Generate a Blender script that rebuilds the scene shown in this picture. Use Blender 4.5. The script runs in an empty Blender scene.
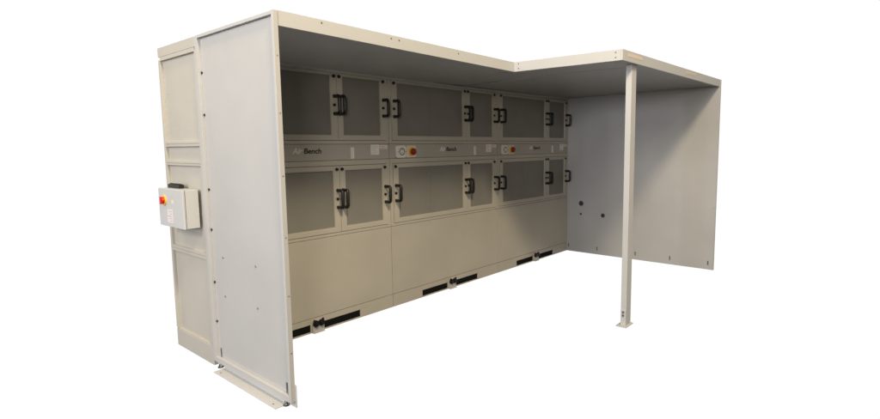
import bpy, bmesh, math, random
from mathutils import Vector, Matrix
random.seed(7)
S = bpy.context.scene
COL = S.collection
W = 1.7804            # width of one bench
H = 2.40              # top of the roof
DM = 0.665            # depth of the benches
D1 = 1.05             # reach of the shallow part of the roof
D2 = 2.105            # reach of the deep part
X1 = 2.411            # where the roof steps forward
XR = 3 * W + 0.004    # inner face of the end panel
FZ = 2.312            # underside of the roof

# ------------------------------------------------------------------ materials
def nodes_of(name):
    m = bpy.data.materials.new(name); m.use_nodes = True
    nt = m.node_tree
    return m, nt, nt.nodes['Principled BSDF']

def paint(name, col, rough=0.42, var=0.05, bump=0.05, spec=0.4, dirt=0.10, ripple=0.0):
    m, nt, b = nodes_of(name)
    N, L = nt.nodes, nt.links
    tc = N.new('ShaderNodeTexCoord')
    n1 = N.new('ShaderNodeTexNoise'); n1.inputs['Scale'].default_value = 1.7; n1.inputs['Detail'].default_value = 5
    n2 = N.new('ShaderNodeTexNoise'); n2.inputs['Scale'].default_value = 420; n2.inputs['Detail'].default_value = 2
    n3 = N.new('ShaderNodeTexNoise'); n3.inputs['Scale'].default_value = 14; n3.inputs['Detail'].default_value = 8; n3.inputs['Roughness'].default_value = 0.7
    for n in (n1, n2, n3): L.new(tc.outputs['Object'], n.inputs['Vector'])
    r = N.new('ShaderNodeMapRange'); r.inputs['From Min'].default_value = 0.3; r.inputs['From Max'].default_value = 0.7
    r.inputs['To Min'].default_value = 1 - var; r.inputs['To Max'].default_value = 1 + var
    L.new(n1.outputs['Fac'], r.inputs['Value'])
    r3 = N.new('ShaderNodeMapRange'); r3.inputs['From Min'].default_value = 0.60; r3.inputs['From Max'].default_value = 0.80
    r3.inputs['To Min'].default_value = 1.0; r3.inputs['To Max'].default_value = 1 - dirt
    L.new(n3.outputs['Fac'], r3.inputs['Value'])
    mu = N.new('ShaderNodeMath'); mu.operation = 'MULTIPLY'
    L.new(r.outputs['Result'], mu.inputs[0]); L.new(r3.outputs['Result'], mu.inputs[1])
    mx = N.new('ShaderNodeVectorMath'); mx.operation = 'SCALE'; mx.inputs[0].default_value = col
    L.new(mu.outputs[0], mx.inputs['Scale'])
    L.new(mx.outputs[0], b.inputs['Base Color'])
    rr = N.new('ShaderNodeMapRange'); rr.inputs['To Min'].default_value = rough - 0.07; rr.inputs['To Max'].default_value = rough + 0.09
    L.new(n3.outputs['Fac'], rr.inputs['Value']); L.new(rr.outputs['Result'], b.inputs['Roughness'])
    bp = N.new('ShaderNodeBump'); bp.inputs['Strength'].default_value = bump; bp.inputs['Distance'].default_value = 0.002
    L.new(n2.outputs['Fac'], bp.inputs['Height']); L.new(bp.outputs['Normal'], b.inputs['Normal'])
    if ripple:
        n4 = N.new('ShaderNodeTexNoise'); n4.inputs['Scale'].default_value = 2.2; n4.inputs['Detail'].default_value = 1.5
        L.new(tc.outputs['Object'], n4.inputs['Vector'])
        b4 = N.new('ShaderNodeBump'); b4.inputs['Strength'].default_value = ripple; b4.inputs['Distance'].default_value = 0.06
        L.new(n4.outputs['Fac'], b4.inputs['Height']); L.new(b4.outputs['Normal'], bp.inputs['Normal'])
    b.inputs['Specular IOR Level'].default_value = spec
    return m

def filter_mat():
    m, nt, b = nodes_of('filter mesh grey')
    N, L = nt.nodes, nt.links
    tc = N.new('ShaderNodeTexCoord')
    v = N.new('ShaderNodeTexVoronoi'); v.inputs['Scale'].default_value = 130; v.inputs['Randomness'].default_value = 0.15
    L.new(tc.outputs['Object'], v.inputs['Vector'])
    n = N.new('ShaderNodeTexNoise'); n.inputs['Scale'].default_value = 3; n.inputs['Detail'].default_value = 6
    L.new(tc.outputs['Object'], n.inputs['Vector'])
    cr = N.new('ShaderNodeValToRGB')
    cr.color_ramp.elements[0].position = 0.18; cr.color_ramp.elements[0].color = (0.05, 0.048, 0.043, 1)
    cr.color_ramp.elements[1].position = 0.42; cr.color_ramp.elements[1].color = (0.215, 0.206, 0.187, 1)
    L.new(v.outputs['Distance'], cr.inputs['Fac'])
    r = N.new('ShaderNodeMapRange'); r.inputs['To Min'].default_value = 0.86; r.inputs['To Max'].default_value = 1.14
    L.new(n.outputs['Fac'], r.inputs['Value'])
    mx = N.new('ShaderNodeVectorMath'); mx.operation = 'SCALE'
    L.new(cr.outputs['Color'], mx.inputs[0]); L.new(r.outputs['Result'], mx.inputs['Scale'])
    L.new(mx.outputs[0], b.inputs['Base Color'])
    b.inputs['Roughness'].default_value = 0.6
    bp = N.new('ShaderNodeBump'); bp.inputs['Strength'].default_value = 0.35; bp.inputs['Distance'].default_value = 0.002
    L.new(v.outputs['Distance'], bp.inputs['Height']); L.new(bp.outputs['Normal'], b.inputs['Normal'])
    return m

def plain(name, col, rough=0.45, metal=0.0, spec=0.4):
    m, nt, b = nodes_of(name)
    N, L = nt.nodes, nt.links
    tc = N.new('ShaderNodeTexCoord')
    n = N.new('ShaderNodeTexNoise'); n.inputs['Scale'].default_value = 60; n.inputs['Detail'].default_value = 4
    L.new(tc.outputs['Object'], n.inputs['Vector'])
    r = N.new('ShaderNodeMapRange'); r.inputs['To Min'].default_value = 0.9; r.inputs['To Max'].default_value = 1.1
    L.new(n.outputs['Fac'], r.inputs['Value'])
    mx = N.new('ShaderNodeVectorMath'); mx.operation = 'SCALE'; mx.inputs[0].default_value = col
    L.new(r.outputs['Result'], mx.inputs['Scale']); L.new(mx.outputs[0], b.inputs['Base Color'])
    b.inputs['Roughness'].default_value = rough; b.inputs['Metallic'].default_value = metal
    b.inputs['Specular IOR Level'].default_value = spec
    return m

PAINT = paint('light grey powder coat', (0.48, 0.450, 0.395))
PANELP = paint('light grey sheet paint', (0.47, 0.460, 0.445), rough=0.36, var=0.035, dirt=0.08, ripple=0.14)
TRIM = paint('light grey edge paint', (0.48, 0.472, 0.458), rough=0.42, var=0.03)
BENCHP = paint('light grey bench sheet', (0.48, 0.450, 0.395), rough=0.36, var=0.05, dirt=0.14, ripple=0.25)
CREAM = paint('pale grey trim paint', (0.505, 0.499, 0.492), rough=0.45, var=0.03)
BAND = paint('grey fascia band paint', (0.43, 0.405, 0.365), rough=0.5)
BOXP = paint('control box paint', (0.53, 0.528, 0.52), rough=0.4, var=0.02, bump=0.08)
FILT = filter_mat()
BLACK = plain('black plastic', (0.012, 0.012, 0.012), 0.4)
DARK = plain('black slot shade', (0.008, 0.008, 0.008), 0.9, spec=0.1)
STEEL = plain('zinc plated steel', (0.50, 0.50, 0.50), 0.35, 1.0)
BOLTG = plain('dull grey bolt', (0.14, 0.14, 0.14), 0.5, 0.3)
RIM = plain('grey plastic rim', (.42, .42, .42), .5)
HOLE = plain('dark grey plug', (.045, .045, .045), .6)
SPOT = plain('grey bolt head', (.24, .24, .24), .5, .2)
WHITE = plain('white sticker', (0.84, 0.82, 0.78), 0.5)
PINK = plain('pale pink sticker', (0.80, 0.66, 0.63), 0.5)
LILAC = plain('faded safety label', (0.74, 0.66, 0.68), 0.5)
PRINT = plain('grey print', (0.42, 0.40, 0.38), 0.6)
PLATE = plain('white plastic plate', (0.74, 0.73, 0.68), 0.35)
CREAMPL = plain('cream plastic plate', (0.74, 0.66, 0.50), 0.35)
YELLOW = plain('yellow plastic', (0.80, 0.52, 0.03), 0.35)
RED = plain('red plastic', (0.55, 0.015, 0.010), 0.3)
DARKRED = plain('dark red plastic', (0.30, 0.012, 0.010), 0.3)
TAPE = plain('peach tape', (0.70, 0.585, 0.47), 0.6)
LOGOW = plain('white lettering', (0.80, 0.79, 0.76), 0.5)
LOGOB = plain('black lettering', (0.015, 0.015, 0.015), 0.5)

# ------------------------------------------------------------------ mesh helpers
def box(bm, x0, x1, y0, y1, z0, z1):
    vs = [bm.verts.new((x, y, z)) for z in (z0, z1) for y in (y0, y1) for x in (x0, x1)]
    for f in ((0, 2, 3, 1), (4, 5, 7, 6), (0, 1, 5, 4), (2, 6, 7, 3), (0, 4, 6, 2), (1, 3, 7, 5)):
        bm.faces.new([vs[i] for i in f])
    return vs

def cyl(bm, c, axis, r, h, n=20, r2=None):
    """disc of radius r whose base centre is c, growing h along axis"""
    a = Vector(axis).normalized(); r2 = r if r2 is None else r2
    u = a.orthogonal().normalized(); v = a.cross(u)
    c = Vector(c)
    A = [bm.verts.new(c + (u * math.cos(t) + v * math.sin(t)) * r) for t in [2 * math.pi * i / n for i in range(n)]]
    B = [bm.verts.new(c + a * h + (u * math.cos(t) + v * math.sin(t)) * r2) for t in [2 * math.pi * i / n for i in range(n)]]
    bm.faces.new(A[::-1]); bm.faces.new(B)
    for i in range(n):
        bm.faces.new((A[i], A[(i + 1) % n], B[(i + 1) % n], B[i]))

def tube(bm, pts, r, n=10):
    rings = []
    P = [Vector(p) for p in pts]
    for i, p in enumerate(P):
        d = ((P[min(i + 1, len(P) - 1)] - p).normalized() + (p - P[max(i - 1, 0)]).normalized()).normalized()
        u = Vector((1, 0, 0)); v = d.cross(u).normalized()
        rings.append([bm.verts.new(p + (u * math.cos(t) + v * math.sin(t)) * r) for t in [2 * math.pi * k / n for k in range(n)]])
    for a, b in zip(rings, rings[1:]):
        for k in range(n):
            bm.faces.new((a[k], a[(k + 1) % n], b[(k + 1) % n], b[k]))
    bm.faces.new(rings[0][::-1]); bm.faces.new(rings[-1])

def rrect(bm, cx, cz, w, h, r, y0, y1, n=5):
    """rounded rectangle in the xz plane, from y0 (back) to y1 (front)"""
    pts = []
    for sx, sz, a0 in ((1, 1, 0), (-1, 1, 90), (-1, -1, 180), (1, -1, 270)):
        for i in range(n + 1):
            t = math.radians(a0 + 90 * i / n)
            pts.append((cx + sx * (w / 2 - r) + r * math.cos(t), cz + sz * (h / 2 - r) + r * math.sin(t)))
    A = [bm.verts.new((x, y0, z)) for x, z in pts]; B = [bm.verts.new((x, y1, z)) for x, z in pts]
    bm.faces.new(A); bm.faces.new(B[::-1])
    k = len(pts)
    for i in range(k): bm.faces.new((A[i], B[i], B[(i + 1) % k], A[(i + 1) % k]))

def ring(bm, c, r0, r1, y0, y1, n=28):
    V = []
    for i in range(n):
        t = 2 * math.pi * i / n; cs, sn = math.cos(t), math.sin(t)
        V.append([bm.verts.new((c[0] + r * cs, y, c[1] + r * sn)) for r, y in ((r0, y0), (r1, y0), (r1, y1), (r0, y1))])
    for i in range(n):
        a, b = V[i], V[(i + 1) % n]
        for k in range(4): bm.faces.new((a[k], a[(k + 1) % 4], b[(k + 1) % 4], b[k]))

def obj(name, bm, mat, parent=None, bevel=0.0, smooth=False):
    bmesh.ops.recalc_face_normals(bm, faces=bm.faces)
    me = bpy.data.meshes.new(name); bm.to_mesh(me); bm.free()
    for m in (mat if isinstance(mat, (list, tuple)) else [mat]): me.materials.append(m)
    o = bpy.data.objects.new(name, me); COL.objects.link(o)
    if parent: o.parent = parent
    if smooth:
        for p in me.polygons: p.use_smooth = True
        me.set_sharp_from_angle(angle=math.radians(35))
    if bevel:
        b = o.modifiers.new('bevel', 'BEVEL'); b.width = bevel; b.segments = 2; b.limit_method = 'ANGLE'
        b.harden_normals = True
        for p in me.polygons: p.use_smooth = True
        me.set_sharp_from_angle(angle=math.radians(35))
    return o

def boxes(name, lst, mat, parent=None, bevel=0.0, at=(0, 0, 0)):
    bm = bmesh.new()
    for b in lst: box(bm, *b)
    o = obj(name, bm, mat, parent, bevel)
    o.location = at
    return o

def thing(name, label, cat, loc=(0, 0, 0), group=None):
    o = bpy.data.objects.new(name, None); COL.objects.link(o)
    o.empty_display_size = 0.1
    o.location = loc; o['label'] = label; o['category'] = cat
    if group: o['group'] = group
    return o

def text_mesh(name, s, size, shear, mat, parent, loc, bold=0.0, ext=0.0006):
    cu = bpy.data.curves.new('lettering', 'FONT'); cu.body = s; cu.size = size; cu.shear = shear
    cu.offset = bold; cu.extrude = ext
    t = bpy.data.objects.new('lettering', cu); COL.objects.link(t)
    dg = bpy.context.evaluated_depsgraph_get(); dg.update()
    me = bpy.data.meshes.new_from_object(t.evaluated_get(dg))
    bpy.data.objects.remove(t); bpy.data.curves.remove(cu)
    me.transform(Matrix.Rotation(math.radians(90), 4, 'X'))
    me.materials.clear(); me.materials.append(mat); me.name = name
    o = bpy.data.objects.new(name, me); COL.objects.link(o); o.parent = parent; o.location = loc
    return o, max(v.co.x for v in me.vertices)

def studs(name, lst, axis, mat, parent):
    for c, r, h in lst:
        bm = bmesh.new(); cyl(bm, (0, 0, 0), axis, r, h, 12, r * .85)
        o = obj(name, bm, mat, parent, smooth=True); o.location = c

# ------------------------------------------------------------------ one bench
def handle_mesh():
    bm = bmesh.new()
    p = [(0, 0, -.076), (0, -.052, -.076), (0, -.064, -.073), (0, -.071, -.064), (0, -.073, -.05), (0, -.0735, 0),
         (0, -.073, .05), (0, -.071, .064), (0, -.064, .073), (0, -.052, .076), (0, 0, .076)]
    tube(bm, p, 0.0150)
    for z in (-.076, .076): cyl(bm, (0, 0, z), (0, -1, 0), 0.017, 0.012, 16, 0.015)
    return bm

def make_door(bench, x0, x1, z0, z1, sl, sr, zh, seam, t):
    """removable filter door; frame is the door's own mesh"""
    b = 0.040
    fr = boxes('filter_door', [(x0, x0 + sl, -.004, .016, z0, z1), (x1 - sr, x1, -.004, .016, z0, z1),
                               (x0 + sl, x1 - sr, -.0035, .0155, z1 - t, z1), (x0 + sl, x1 - sr, -.0035, .0155, z0, z0 + b)],
               PAINT, bench, 0.0015)
    L = [(x0 + sl - .004, x1 - sr + .004, .012, .015, z0 + b - .004, z1 - t + .004)]
    if seam: L.append((seam, seam + .004, .0105, .0122, z0 + b, z1 - t))
    boxes('filter_mesh', L, FILT, fr)
    # a narrow return lip round the opening
    e = 0.006
    boxes('mesh_surround', [(x0 + sl, x0 + sl + e, -.001, .011, z0 + b, z1 - t), (x1 - sr - e, x1 - sr, -.001, .011, z0 + b, z1 - t),
                            (x0 + sl + e, x1 - sr - e, -.001, .011, z1 - t - e, z1 - t), (x0 + sl + e, x1 - sr - e, -.001, .011, z0 + b, z0 + b + e)],
          PAINT, fr)
    for xh in (x0 + sl * .45, x1 - sr * .45):
        h = obj('handle', handle_mesh(), BLACK, fr, smooth=True); h.location = (xh, -.004, zh)
        bm = bmesh.new(); cyl(bm, (0, 0, 0), (0, -1, 0), .0135, .013, 16, .011)
        k = obj('lock_knob', bm, BLACK, fr, smooth=True); k.location = (xh - .004, -.004, zh)
        bm = bmesh.new(); cyl(bm, (0, 0, 0), (0, -1, 0), .016, .012, 16, .013)
        k = obj('fastener', bm, BLACK, fr, smooth=True); k.location = (xh - .002, -.004, z1 - .030)
    return fr

def make_bench(label):
    B = thing('extraction_bench', label, 'extraction bench', (0, 0, 0), 'extraction benches along the back wall')
    g = .0025
    boxes('cabinet', [(.03, W - .004, .03, DM - .01, .13, 2.284)], PAINT, B)
    # fixed front frame
    boxes('front_frame', [
        (g, .040, 0, .028, .828, 1.500), (g, .040, 0, .028, 1.648, 2.284),
        (W - .037, W - g, 0, .028, .828, 1.500), (W - .037, W - g, 0, .028, 1.648, 2.284),
        (.040, W - .037, .001, .027, .828, .853), (.040, W - .037, .001, .027, 1.456, 1.500),
        (.040, W - .037, .001, .027, 1.648, 1.677), (.040, W - .037, -.010, .027, 2.2725, 2.2845)], PAINT, B, 0.0012)
    boxes('lower_panel', [(g, W - g, 0, .024, .134, .8245)], BENCHP, B, 0.0015)
    # plinth with two fork openings
    s = [(.420, .825), (.965, 1.365)]
    boxes('plinth', [(g, W - g, -.002, .028, .080, .130), (g, s[0][0], -.002, .028, .014, .080), (s[0][1], s[1][0], -.002, .028, .014, .080),
                     (s[1][1], W - g, -.002, .028, .014, .080), (g, W - g, -.002, .028, .002, .014)], PAINT, B, 0.001)
    for a, b in s: boxes('fork_opening_shade', [(a + .0015, b - .0015, .004, .30, .0155, .0785)], DARK, B)  # solid block fills each opening; its deep shade is put into the colour
    br = boxes('floor_bracket', [(.840, .955, -.016, -.004, .0, .060), (.846, .949, -.013, -.003, .060, .112), (.842, .953, -.030, -.016, .0, .005)], CREAM, B, 0.0015)
    for x in (.870, .925):
        bm = bmesh.new()
        cyl(bm, (0, 0, 0), (0, -1, 0), .030, .014, 10); cyl(bm, (0, -.014, 0), (0, -1, 0), .021, .016, 6)
        box(bm, -.006, .006, -.016, 0, .016, .040)
        k = obj('clamp_knob', bm, BLACK, br); k.location = (x, -.013, .084); k.rotation_euler = (0, (-.5 if x < .9 else .5), 0)
    # the band between the doors
    bd = boxes('name_band', [(g, W - g, .003, .026, 1.5035, 1.6445)], BAND, B, 0.001)
    a, wa = text_mesh('logo', 'Air', .070, .28, LOGOW, bd, (.730, .002, 1.567), .0020)
    k = .092 / wa
    a.scale = (k, 1, 1)
    b_, wb = text_mesh('logo', 'Bench', .062, .10, LOGOB, bd, (.833, .002, 1.567), .0013)
    b_.scale = (.172 / wb, 1, 1)
    bm = bmesh.new(); ring(bm, (.0, .0), .008, .011, .0, -.0008, 16); rg = obj('logo', bm, LOGOW, bd); rg.location = (1.016, .0025, 1.607); rg.scale = (.4, 1, .4)
    def sticker(x0, x1, z0, z1, m, rows):
        st = boxes('sticker', [(x0, x1, .0015, .0035, z0, z1)], m, bd)
        L = []
        rng = random.Random(int(x0 * 1000))
        for i in range(rows):
            z = z1 - (z1 - z0) * (i + .8) / (rows + .6)
            h = (z1 - z0) / (rows + .6) * .22
            L.append((x0 + .006, x1 - .006 - rng.random() * (x1 - x0) * .4, .0008, .0014, z - h, z))
        boxes('print_lines', L, PRINT, st)
    sticker(1.318, 1.356, 1.514, 1.616, WHITE, 7)
    sticker(1.552, 1.653, 1.545, 1.640, WHITE, 6)
    sticker(1.657, 1.758, 1.598, 1.637, PINK, 2)
    # switch plates: dial and stop button
    bm = bmesh.new(); rrect(bm, .147, 1.569, .137, .122, .022, .003, -.012)
    pl = obj('dial_plate', bm, PLATE, bd, 0.002)
    bm = bmesh.new(); ring(bm, (.160, 1.568), .029, .038, -.012, -.0128); box(bm, .157, .163, -.0128, -.012, 1.578, 1.596)
    for s_ in (-1, 1): box(bm, .160 + s_ * .052 - .008, .160 + s_ * .052 + .008, -.0128, -.012, 1.566, 1.570)
    obj('dial_marking', bm, BOLTG, pl)
    bm = bmesh.new(); cyl(bm, (.160, -.012, 1.568), (0, -1, 0), .019, .014, 20, .016); obj('dial_knob', bm, PLATE, pl, smooth=True)
    bm = bmesh.new(); rrect(bm, .288, 1.569, .137, .122, .022, .003, -.012)
    sp = obj('stop_plate', bm, CREAMPL, bd, 0.002)
    bm = bmesh.new(); cyl(bm, (.296, -.012, 1.568), (0, -1, 0), .043, .006, 28); obj('yellow_collar', bm, YELLOW, sp, smooth=True)
    bm = bmesh.new(); cyl(bm, (.296, -.018, 1.568), (0, -1, 0), .022, .014, 24); cyl(bm, (.296, -.032, 1.568), (0, -1, 0), .036, .014, 28, .033); cyl(bm, (.296, -.046, 1.568), (0, -1, 0), .033, .006, 28, .018)
    obj('stop_button', bm, DARKRED, sp, smooth=True)
    # doors
    for z0, z1, zh, t in ((1.681, 2.270, 1.990, .020), (.857, 1.452, 1.157, .036)):
        make_door(B, .044, 1.183, z0, z1, .066, .060, zh, .592, t)
        make_door(B, 1.187, 1.740, z0, z1, .054, .054, zh, None, t)
    return B

def copy_tree(o, parent=None):
    c = o.copy(); COL.objects.link(c)
    c.parent = parent
    for ch in o.children: copy_tree(ch, c)
    return c

bench = make_bench('grey extraction bench beside the tall side panel, widest looking of three, its name lettering largest')
b2 = copy_tree(bench); b2.location.x = W; b2['label'] = 'grey extraction bench between the other two, with a dark red stop button on its band'
b3 = copy_tree(bench); b3.location.x = 2 * W; b3['label'] = 'grey extraction bench in the far corner, meeting the end panel with drilled holes'

# outer end of the first bench: framed side with recessed panels
boxes('side_frame', [
    (0, .029, .632, DM, .152, 2.308), (0, .029, .001, .014, .152, 2.308),
    (.001, .028, .014, .632, 2.300, 2.3295),
    (.001, .028, .014, .632, 1.655, 1.672), (.004, .028, .014, .632, 1.651, 1.655), (.001, .028, .014, .632, 1.634, 1.651),
    (.001, .028, .014, .632, 1.508, 1.524), (.005, .028, .014, .632, 1.504, 1.508), (.001, .028, .014, .632, 1.490, 1.504),
    (.001, .028, .014, .632, .827, .850), (.005, .028, .014, .632, .823, .827), (.001, .028, .014, .632, .802, .823),
    (.002, .029, .001, DM, .0, .142), (.006, .029, .003, DM - .002, .142, .152)], PAINT, bench, 0.0015)
boxes('side_panel', [(.0205, .0295, .0145, .6315, .1525, 2.2995)], BENCHP, bench)
studs('rivet', [((.0205, y, z), .006, .002) for y, z in ((.55, 2.05), (.12, 2.04), (.30, 1.58), (.40, 1.59), (.45, 1.77), (.20, 1.76))], (-1, 0, 0), PAINT, bench)

# ------------------------------------------------------------------ roof
SX = 2.893           # ceiling joint
def sag(x, y):
    t = max(0.0, -y) / 1.05
    f = .008 + (-.017) * x / X1 if x < X1 else -.009 + .015 * (x - X1) / (XR - X1)
    return f * t
def hang(x, y):
    t = min(1.0, max(0.0, -y) / 1.03)
    a = .030 if x < SX + .01 else .030 - .024 * (x - SX) / (XR - SX)
    return -a * (1 - t)
def rboxes(name, lst, mat, parent, bevel=0.0, low=False):
    bm = bmesh.new()
    for b in lst: box(bm, *b)
    for v in bm.verts:
        z = v.co.z
        v.co.z += sag(v.co.x, v.co.y)
        if low and z < H - .01: v.co.z += hang(v.co.x, v.co.y)
    return obj(name, bm, mat, parent, bevel)

R = thing('canopy_roof', 'pale grey stepped flat roof over the benches, its far half jutting forward', 'roof', (0, 0, 0))
XO = XR + .05
tw = .014
rboxes('fascia', [(.034, X1 + tw - .002, -D1, -D1 + tw, FZ, H)], CREAM, R, .0015)
rboxes('fascia', [(X1, X1 + tw, -D2 + tw + .0005, -D1 - .0005, FZ, H)], CREAM, R, .0015)
rboxes('fascia', [(X1, XR - .0008, -D2, -D2 + tw, FZ, H)], CREAM, R, .0015)
rboxes('fascia', [(.0, .03, -.0005, DM, 2.330, H)], PAINT, R, .0015)
rboxes('rear_trim', [(.034, X1 - .001, -.0145, -.0108, (FZ + .006) - .018, (FZ + .006) + .004), (X1 - .001, SX, -.0145, -.0108, (FZ + .006) - .018, (FZ + .006) + .004), (SX, XR - .001, -.0145, -.0108, (FZ + .006) - .018, (FZ + .006) + .004)], CREAM, R, 0, True)
# ceiling trays, butted with a fine gap, with the folded lip behind each fascia
cz0, cz1 = FZ + .006, H - .004
rboxes('ceiling_panel', [(.034, X1 - .002, -.0, DM - .005, cz0, cz1), (.034, X1 - .002, -D1 + tw + .0005, -.0, cz0, cz1)], PANELP, R, .001, True)
rboxes('ceiling_panel', [(X1 + tw + .0005, SX - .002, -1.03, DM - .005, cz0, cz1), (X1 + tw + .0005, SX - .002, -D2 + tw + .0005, -1.03, cz0, cz1)], PANELP, R, .001, True)
rboxes('ceiling_panel', [(SX + .002, XR - .0008, -1.03, DM - .005, cz0, cz1), (SX + .002, XR - .0008, -D2 + tw + .0005, -1.03, cz0, cz1)], PANELP, R, .001, True)
rboxes('ceiling_lip', [(.05, X1 - .02, -D1 + tw + .001, -D1 + .05, FZ, cz0 + .002),
                       (X1 + tw + .03, XR - .03, -D2 + tw + .001, -D2 + .05, FZ, cz0 + .002)], PANELP, R, .001)
rboxes('seam_strip', [(SX - .014, SX + .014, -D2 + .06, -1.03, FZ + .0035, FZ + .008), (SX - .014, SX + .014, -1.03, -.02, FZ + .0035, FZ + .008)], CREAM, R, .001, True)
for x0, x1, zz in ((2.52, 2.83, 2.3665), (4.02, 4.36, 2.3655)):
    rboxes('tape_strip', [(x0, x1, -D2 - .0015, -D2 + .001, zz - .014, zz + .013)], TAPE, R)
studs('screw', [((x, -D1, z + sag(x, -D1)), .006, .003) for x, z in ((.326, 2.380), (.896, 2.376), (.971, 2.374), (1.62, 2.37))], (0, -1, 0), BOLTG, R)
studs('screw', [((X1, y, z + sag(X1, y)), .006, .003) for y, z in ((-D1 - .05, 2.382), (-D1 - .05, 2.338), (-D2 + .06, 2.378), (-D2 + .06, 2.338))], (-1, 0, 0), BOLTG, R)

# ------------------------------------------------------------------ tall side panel (outer face -x)
P = thing('side_panel', 'tall pale grey side panel with bolt holes, standing beside the control box', 'panel', (0, -.5, 0))
def pb(name, lst, mat, parent=P, bevel=.0015):
    o = boxes(name, [(a, b, c + .5, d + .5, e, f) for a, b, c, d, e, f in lst], mat, parent, bevel)
    return o
pb('panel_sheet', [(.0215, .0285, -1.029, -.0445, .083, 2.381)], PANELP)
pb('panel_frame', [(0, .030, -.044, -.002, .042, 2.40), (0, .031, -1.052, -1.030, .046, 2.405),
                   (.001, .030, -1.030, -.044, 2.382, 2.403), (-.002, .030, -1.030, -.044, .042, .082)], TRIM)
studs('black_bolt', [((.0215, .5 - .052, z), .0095, .007) for z in (2.147, 1.854, 1.324, 1.032, .644, .349)], (-1, 0, 0), BLACK, P)
studs('sheet_bolt', [((.0215, y + .5, z), .0085, .005) for y, z in ((-.205, .846), (-.663, .849), (-.207, .565), (-.663, .567))], (-1, 0, 0), SPOT, P)
studs('small_hole', [((.0215, y + .5, z), .006, .0012) for y, z in ((-.268, .634), (-.612, .645), (-.540, .136), (-.540, .160))], (-1, 0, 0), PRINT, P)
studs('edge_rivet', [((.017, -1.052 + .5, z), .0045, .002) for z in (2.15, 1.82, 1.45, 1.08, .72, .36)], (0, -1, 0), STEEL, P)
for y in (-.085, -.978):
    pb('levelling_slot', [(.0195, .0225, y - .009, y + .009, .083, .150)], BOLTG, bevel=0)
    bm = bmesh.new()
    cyl(bm, (.012, y + .5, .010), (0, 0, 1), .007, .034, 12); cyl(bm, (.012, y + .5, .018), (0, 0, 1), .014, .011, 6)
    cyl(bm, (.012, y + .5, .0055), (0, 0, 1), .022, .006, 16)
    obj('levelling_bolt', bm, STEEL, P, smooth=False)
fp = pb('floor_angle', [(-.058, .022, -.965, -.118, 0, .005), (.022, .027, -.965, -.118, 0, .060)], CREAM, bevel=.001)
bm = bmesh.new()
for y in (-.90, -.18): cyl(bm, (-.035, y + .5, .005), (0, 0, 1), .006, .0012, 12)
obj('fixing_hole', bm, BOLTG, fp)
pb('corner_gusset', [(.0315, .0365, -1.062, -.990, .004, .150)], CREAM, bevel=.001)

# ------------------------------------------------------------------ end panel (inner face -x)
E_ = thing('end_panel', 'wide grey end panel with drilled holes and small slots along its bottom edge', 'panel', (XR, -1.05, 0))
def eb(name, lst, mat, parent=E_, bevel=.0015):
    return boxes(name, [(a, b, c + 1.05, d + 1.05, e, f) for a, b, c, d, e, f in lst], mat, parent, bevel)
eb('panel_sheet', [(0, .006, -2.108, DM - .01, .003, 2.375)], PANELP)
eb('panel_frame', [(.006, .046, -2.112, -2.085, .0, 2.412), (.006, .046, DM - .04, DM - .01, .0, 2.375), (.0065, .046, -2.085, DM - .04, .001, .03), (.0065, .046, -2.085, DM - .04, 2.34, 2.374)], CREAM)
for y, z, r in ((-.238, .748, .046), (-.235, .588, .020), (-.590, .591, .038)):
    bm = bmesh.new(); cyl(bm, (0, y + 1.05, z), (-1, 0, 0), r, .003, 24)
    g = obj('grommet', bm, RIM, E_, smooth=True)
    bm = bmesh.new(); cyl(bm, (-.003, y + 1.05, z), (-1, 0, 0), r * .80, .001, 24); obj('hole', bm, HOLE, g)
for y in (-.035, -.505, -1.086, -1.565, -2.049):
    eb('floor_slot', [(-.0015, .001, y - .008, y + .008, .062, .116)], BOLTG, bevel=0)
studs('edge_screw', [((0, -2.085 + 1.05, z), .007, .003) for z in (2.10, 1.45, .80)], (-1, 0, 0), STEEL, E_)

# ------------------------------------------------------------------ support post
T = thing('support_post', 'slim pale square post holding up the front corner of the roof', 'post', (2.74, -2.044, 0))
bm = bmesh.new(); box(bm, -.052, .052, -.026, .026, .010, 2.298); obj('post_tube', bm, CREAM, T, .004)
bm = bmesh.new(); box(bm, -.098, .062, -.046, .050, 0, .009); obj('base_plate', bm, CREAM, T, .0015)
boxes('foot_angle', [(-.0575, -.0525, -.024, .024, .0095, .15)], CREAM, T, .001)
for z in (.098, .128):
    bm = bmesh.new(); cyl(bm, (-.0575, 0, z), (-1, 0, 0), .011, .006, 6); obj('foot_bolt', bm, BOLTG, T)

# ------------------------------------------------------------------ control box on the bench end
K = thing('control_box', 'small light grey control box with red and yellow switch on the bench end', 'control box', (0, .307, 1.035))
bm = bmesh.new(); box(bm, -.092, .0, -.222, .222, 0, .283); obj('enclosure', bm, BOXP, K, .004)
bm = bmesh.new(); box(bm, -.112, -.095, -.224, .224, -.002, .285); d = obj('box_door', bm, BOXP, K, .004)
bm = bmesh.new(); box(bm, -.095, -.091, -.216, .216, .006, .277); obj('door_gasket', bm, BOLTG, d)
bm = bmesh.new(); cyl(bm, (-.112, .108, .195), (-1, 0, 0), .038, .008, 28); iy = obj('isolator_switch', bm, YELLOW, K, smooth=True)
bm = bmesh.new()
cyl(bm, (-.120, .108, .195), (-1, 0, 0), .027, .016, 24, .024)
box(bm, -.144, -.134, .108 - .011, .108 + .011, .195 - .029, .195 + .029)
obj('switch_knob', bm, RED, iy, .002)
bm = bmesh.new(); box(bm, -.1135, -.1118, -.030, .066, .030, .130); lb = obj('safety_label', bm, LILAC, K)
bm = bmesh.new()
for i in range(5): box(bm, -.1142, -.1134, -.022, .040 + .018 * ((i * 7) % 3 - 1), .042 + i * .018, .047 + i * .018)
obj('print_lines', bm, PRINT, lb)
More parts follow.
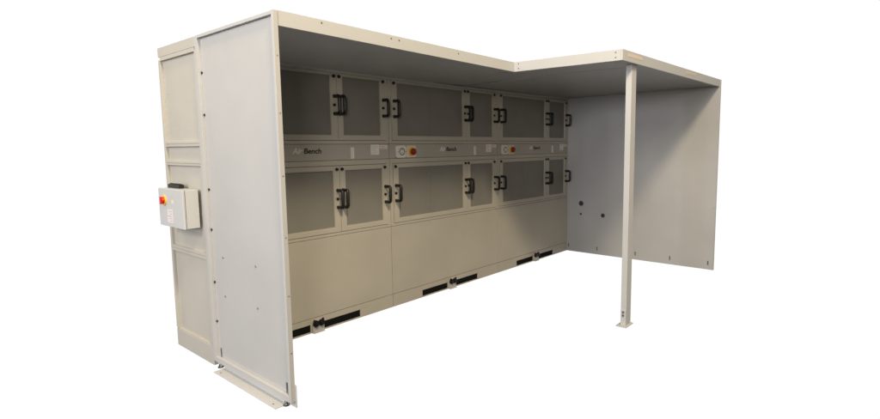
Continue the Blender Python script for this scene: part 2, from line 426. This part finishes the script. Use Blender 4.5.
bm = bmesh.new(); box(bm, -.1135, -.1118, -.055, -.020, .178, .205); obj('sticker', bm, CREAMPL, K)
bm = bmesh.new(); box(bm, -.050, -.012, -.01, .20, .2835, .312)
for i in range(5): cyl(bm, (-.031, .012 + i * .042, .312), (0, 0, 1), .012, .006, 10)
obj('cable_entry', bm, BLACK, K, .002)

# ------------------------------------------------------------------ light
world = bpy.data.worlds.new('World'); S.world = world; world.use_nodes = True
nt = world.node_tree; N, L = nt.nodes, nt.links
bg = N['Background']
AX = Vector((math.sin(math.radians(50)), math.cos(math.radians(50)), -.12)).normalized()
tc = N.new('ShaderNodeTexCoord')
dt = N.new('ShaderNodeVectorMath'); dt.operation = 'DOT_PRODUCT'; dt.inputs[1].default_value = AX
L.new(tc.outputs['Generated'], dt.inputs[0])
mr = N.new('ShaderNodeMapRange'); mr.interpolation_type = 'SMOOTHSTEP'
mr.inputs['From Min'].default_value = .25; mr.inputs['From Max'].default_value = .52
L.new(dt.outputs['Value'], mr.inputs['Value'])
sx = N.new('ShaderNodeSeparateXYZ'); L.new(tc.outputs['Generated'], sx.inputs[0])
mz = N.new('ShaderNodeMapRange'); mz.inputs['From Min'].default_value = -1; mz.inputs['From Max'].default_value = 1
L.new(sx.outputs['Z'], mz.inputs['Value'])
room = N.new('ShaderNodeValToRGB'); cr = room.color_ramp        # the hall: dark floor, lit far walls, paler ceiling
cr.elements[0].position = .36; cr.elements[0].color = (.020, .016, .011, 1)
cr.elements[1].position = .66; cr.elements[1].color = (.34, .315, .275, 1)
e = cr.elements.new(.48); e.color = (.27, .235, .18, 1)
L.new(mz.outputs['Result'], room.inputs['Fac'])
mix = N.new('ShaderNodeMix'); mix.data_type = 'RGBA'; mix.inputs['B'].default_value = (1.02, 1.02, 1.02, 1)
L.new(mr.outputs['Result'], mix.inputs['Factor']); L.new(room.outputs['Color'], mix.inputs['A'])
L.new(mix.outputs['Result'], bg.inputs['Color']); bg.inputs['Strength'].default_value = 1.0

def lamp(name, loc, target, power, size, col):
    l = bpy.data.lights.new(name, 'AREA'); l.energy = power; l.size = size; l.color = col; l.shape = 'SQUARE'
    o = bpy.data.objects.new(name, l); COL.objects.link(o); o.location = loc
    o.rotation_euler = (Vector(target) - Vector(loc)).to_track_quat('-Z', 'Y').to_euler()
lamp('hall_or_fill_lamp', (-.9, -4.6, 6.0), (2.6, -.3, .8), 375, .85, (1.0, .84, .58))
lamp('hall_or_fill_lamp', (3.3, -5.6, 5.4), (2.2, -.3, .8), 45, 1.0, (1.0, .86, .62))
lamp('hall_or_fill_lamp', (-5.2, -7.0, 2.6), (2.6, 0, 1.4), 165, 1.4, (1.0, .92, .80))  # added fill behind the camera, brightens the band and upper doors
lamp('hall_or_fill_lamp', (-5.5, -1.4, 4.2), (0, -.5, 1.2), 208, 1.6, (1.0, .985, .965))  # added fill aimed at the outer face of the side panel
lamp('hall_or_fill_lamp', (-3.0, 2.6, 4.6), (0, .3, 1.9), 50, .8, (1.0, .86, .58))  # added warm fill for the outer end of the first bench
lamp('side_window_light', (-9.0, -2.95, 2.6), (3, -.5, 1.0), 375, 1.3, (.81, .86, 1.0))

# ------------------------------------------------------------------ camera
cx, cy, cz, yaw, pitch, roll, f = -1.6124, -3.8402, 1.616, .8785, -.1041, -.0091, 512.7838
r0 = Vector((math.cos(yaw), -math.sin(yaw), 0)); fw = Vector((math.sin(yaw), math.cos(yaw), 0)); up = Vector((0, 0, 1))
f2 = fw * math.cos(pitch) + up * math.sin(pitch); u2 = up * math.cos(pitch) - fw * math.sin(pitch)
r3 = r0 * math.cos(roll) + u2 * math.sin(roll); u3 = u2 * math.cos(roll) - r0 * math.sin(roll)
cam = bpy.data.cameras.new('camera'); co = bpy.data.objects.new('camera', cam); COL.objects.link(co)
M = Matrix((r3, u3, -f2)).transposed().to_4x4(); M.translation = (cx, cy, cz)
co.matrix_world = M
cam.sensor_width = 36; cam.lens = f / 880 * 36
cam.shift_x = -30.134 / 880; cam.shift_y = -9.6645 / 880
cam.clip_start = .05; cam.clip_end = 500
S.camera = co
vs = S.view_settings
vs.view_transform = 'Standard'; vs.look = 'None'; vs.exposure = 0; vs.gamma = 1; vs.use_curve_mapping = False
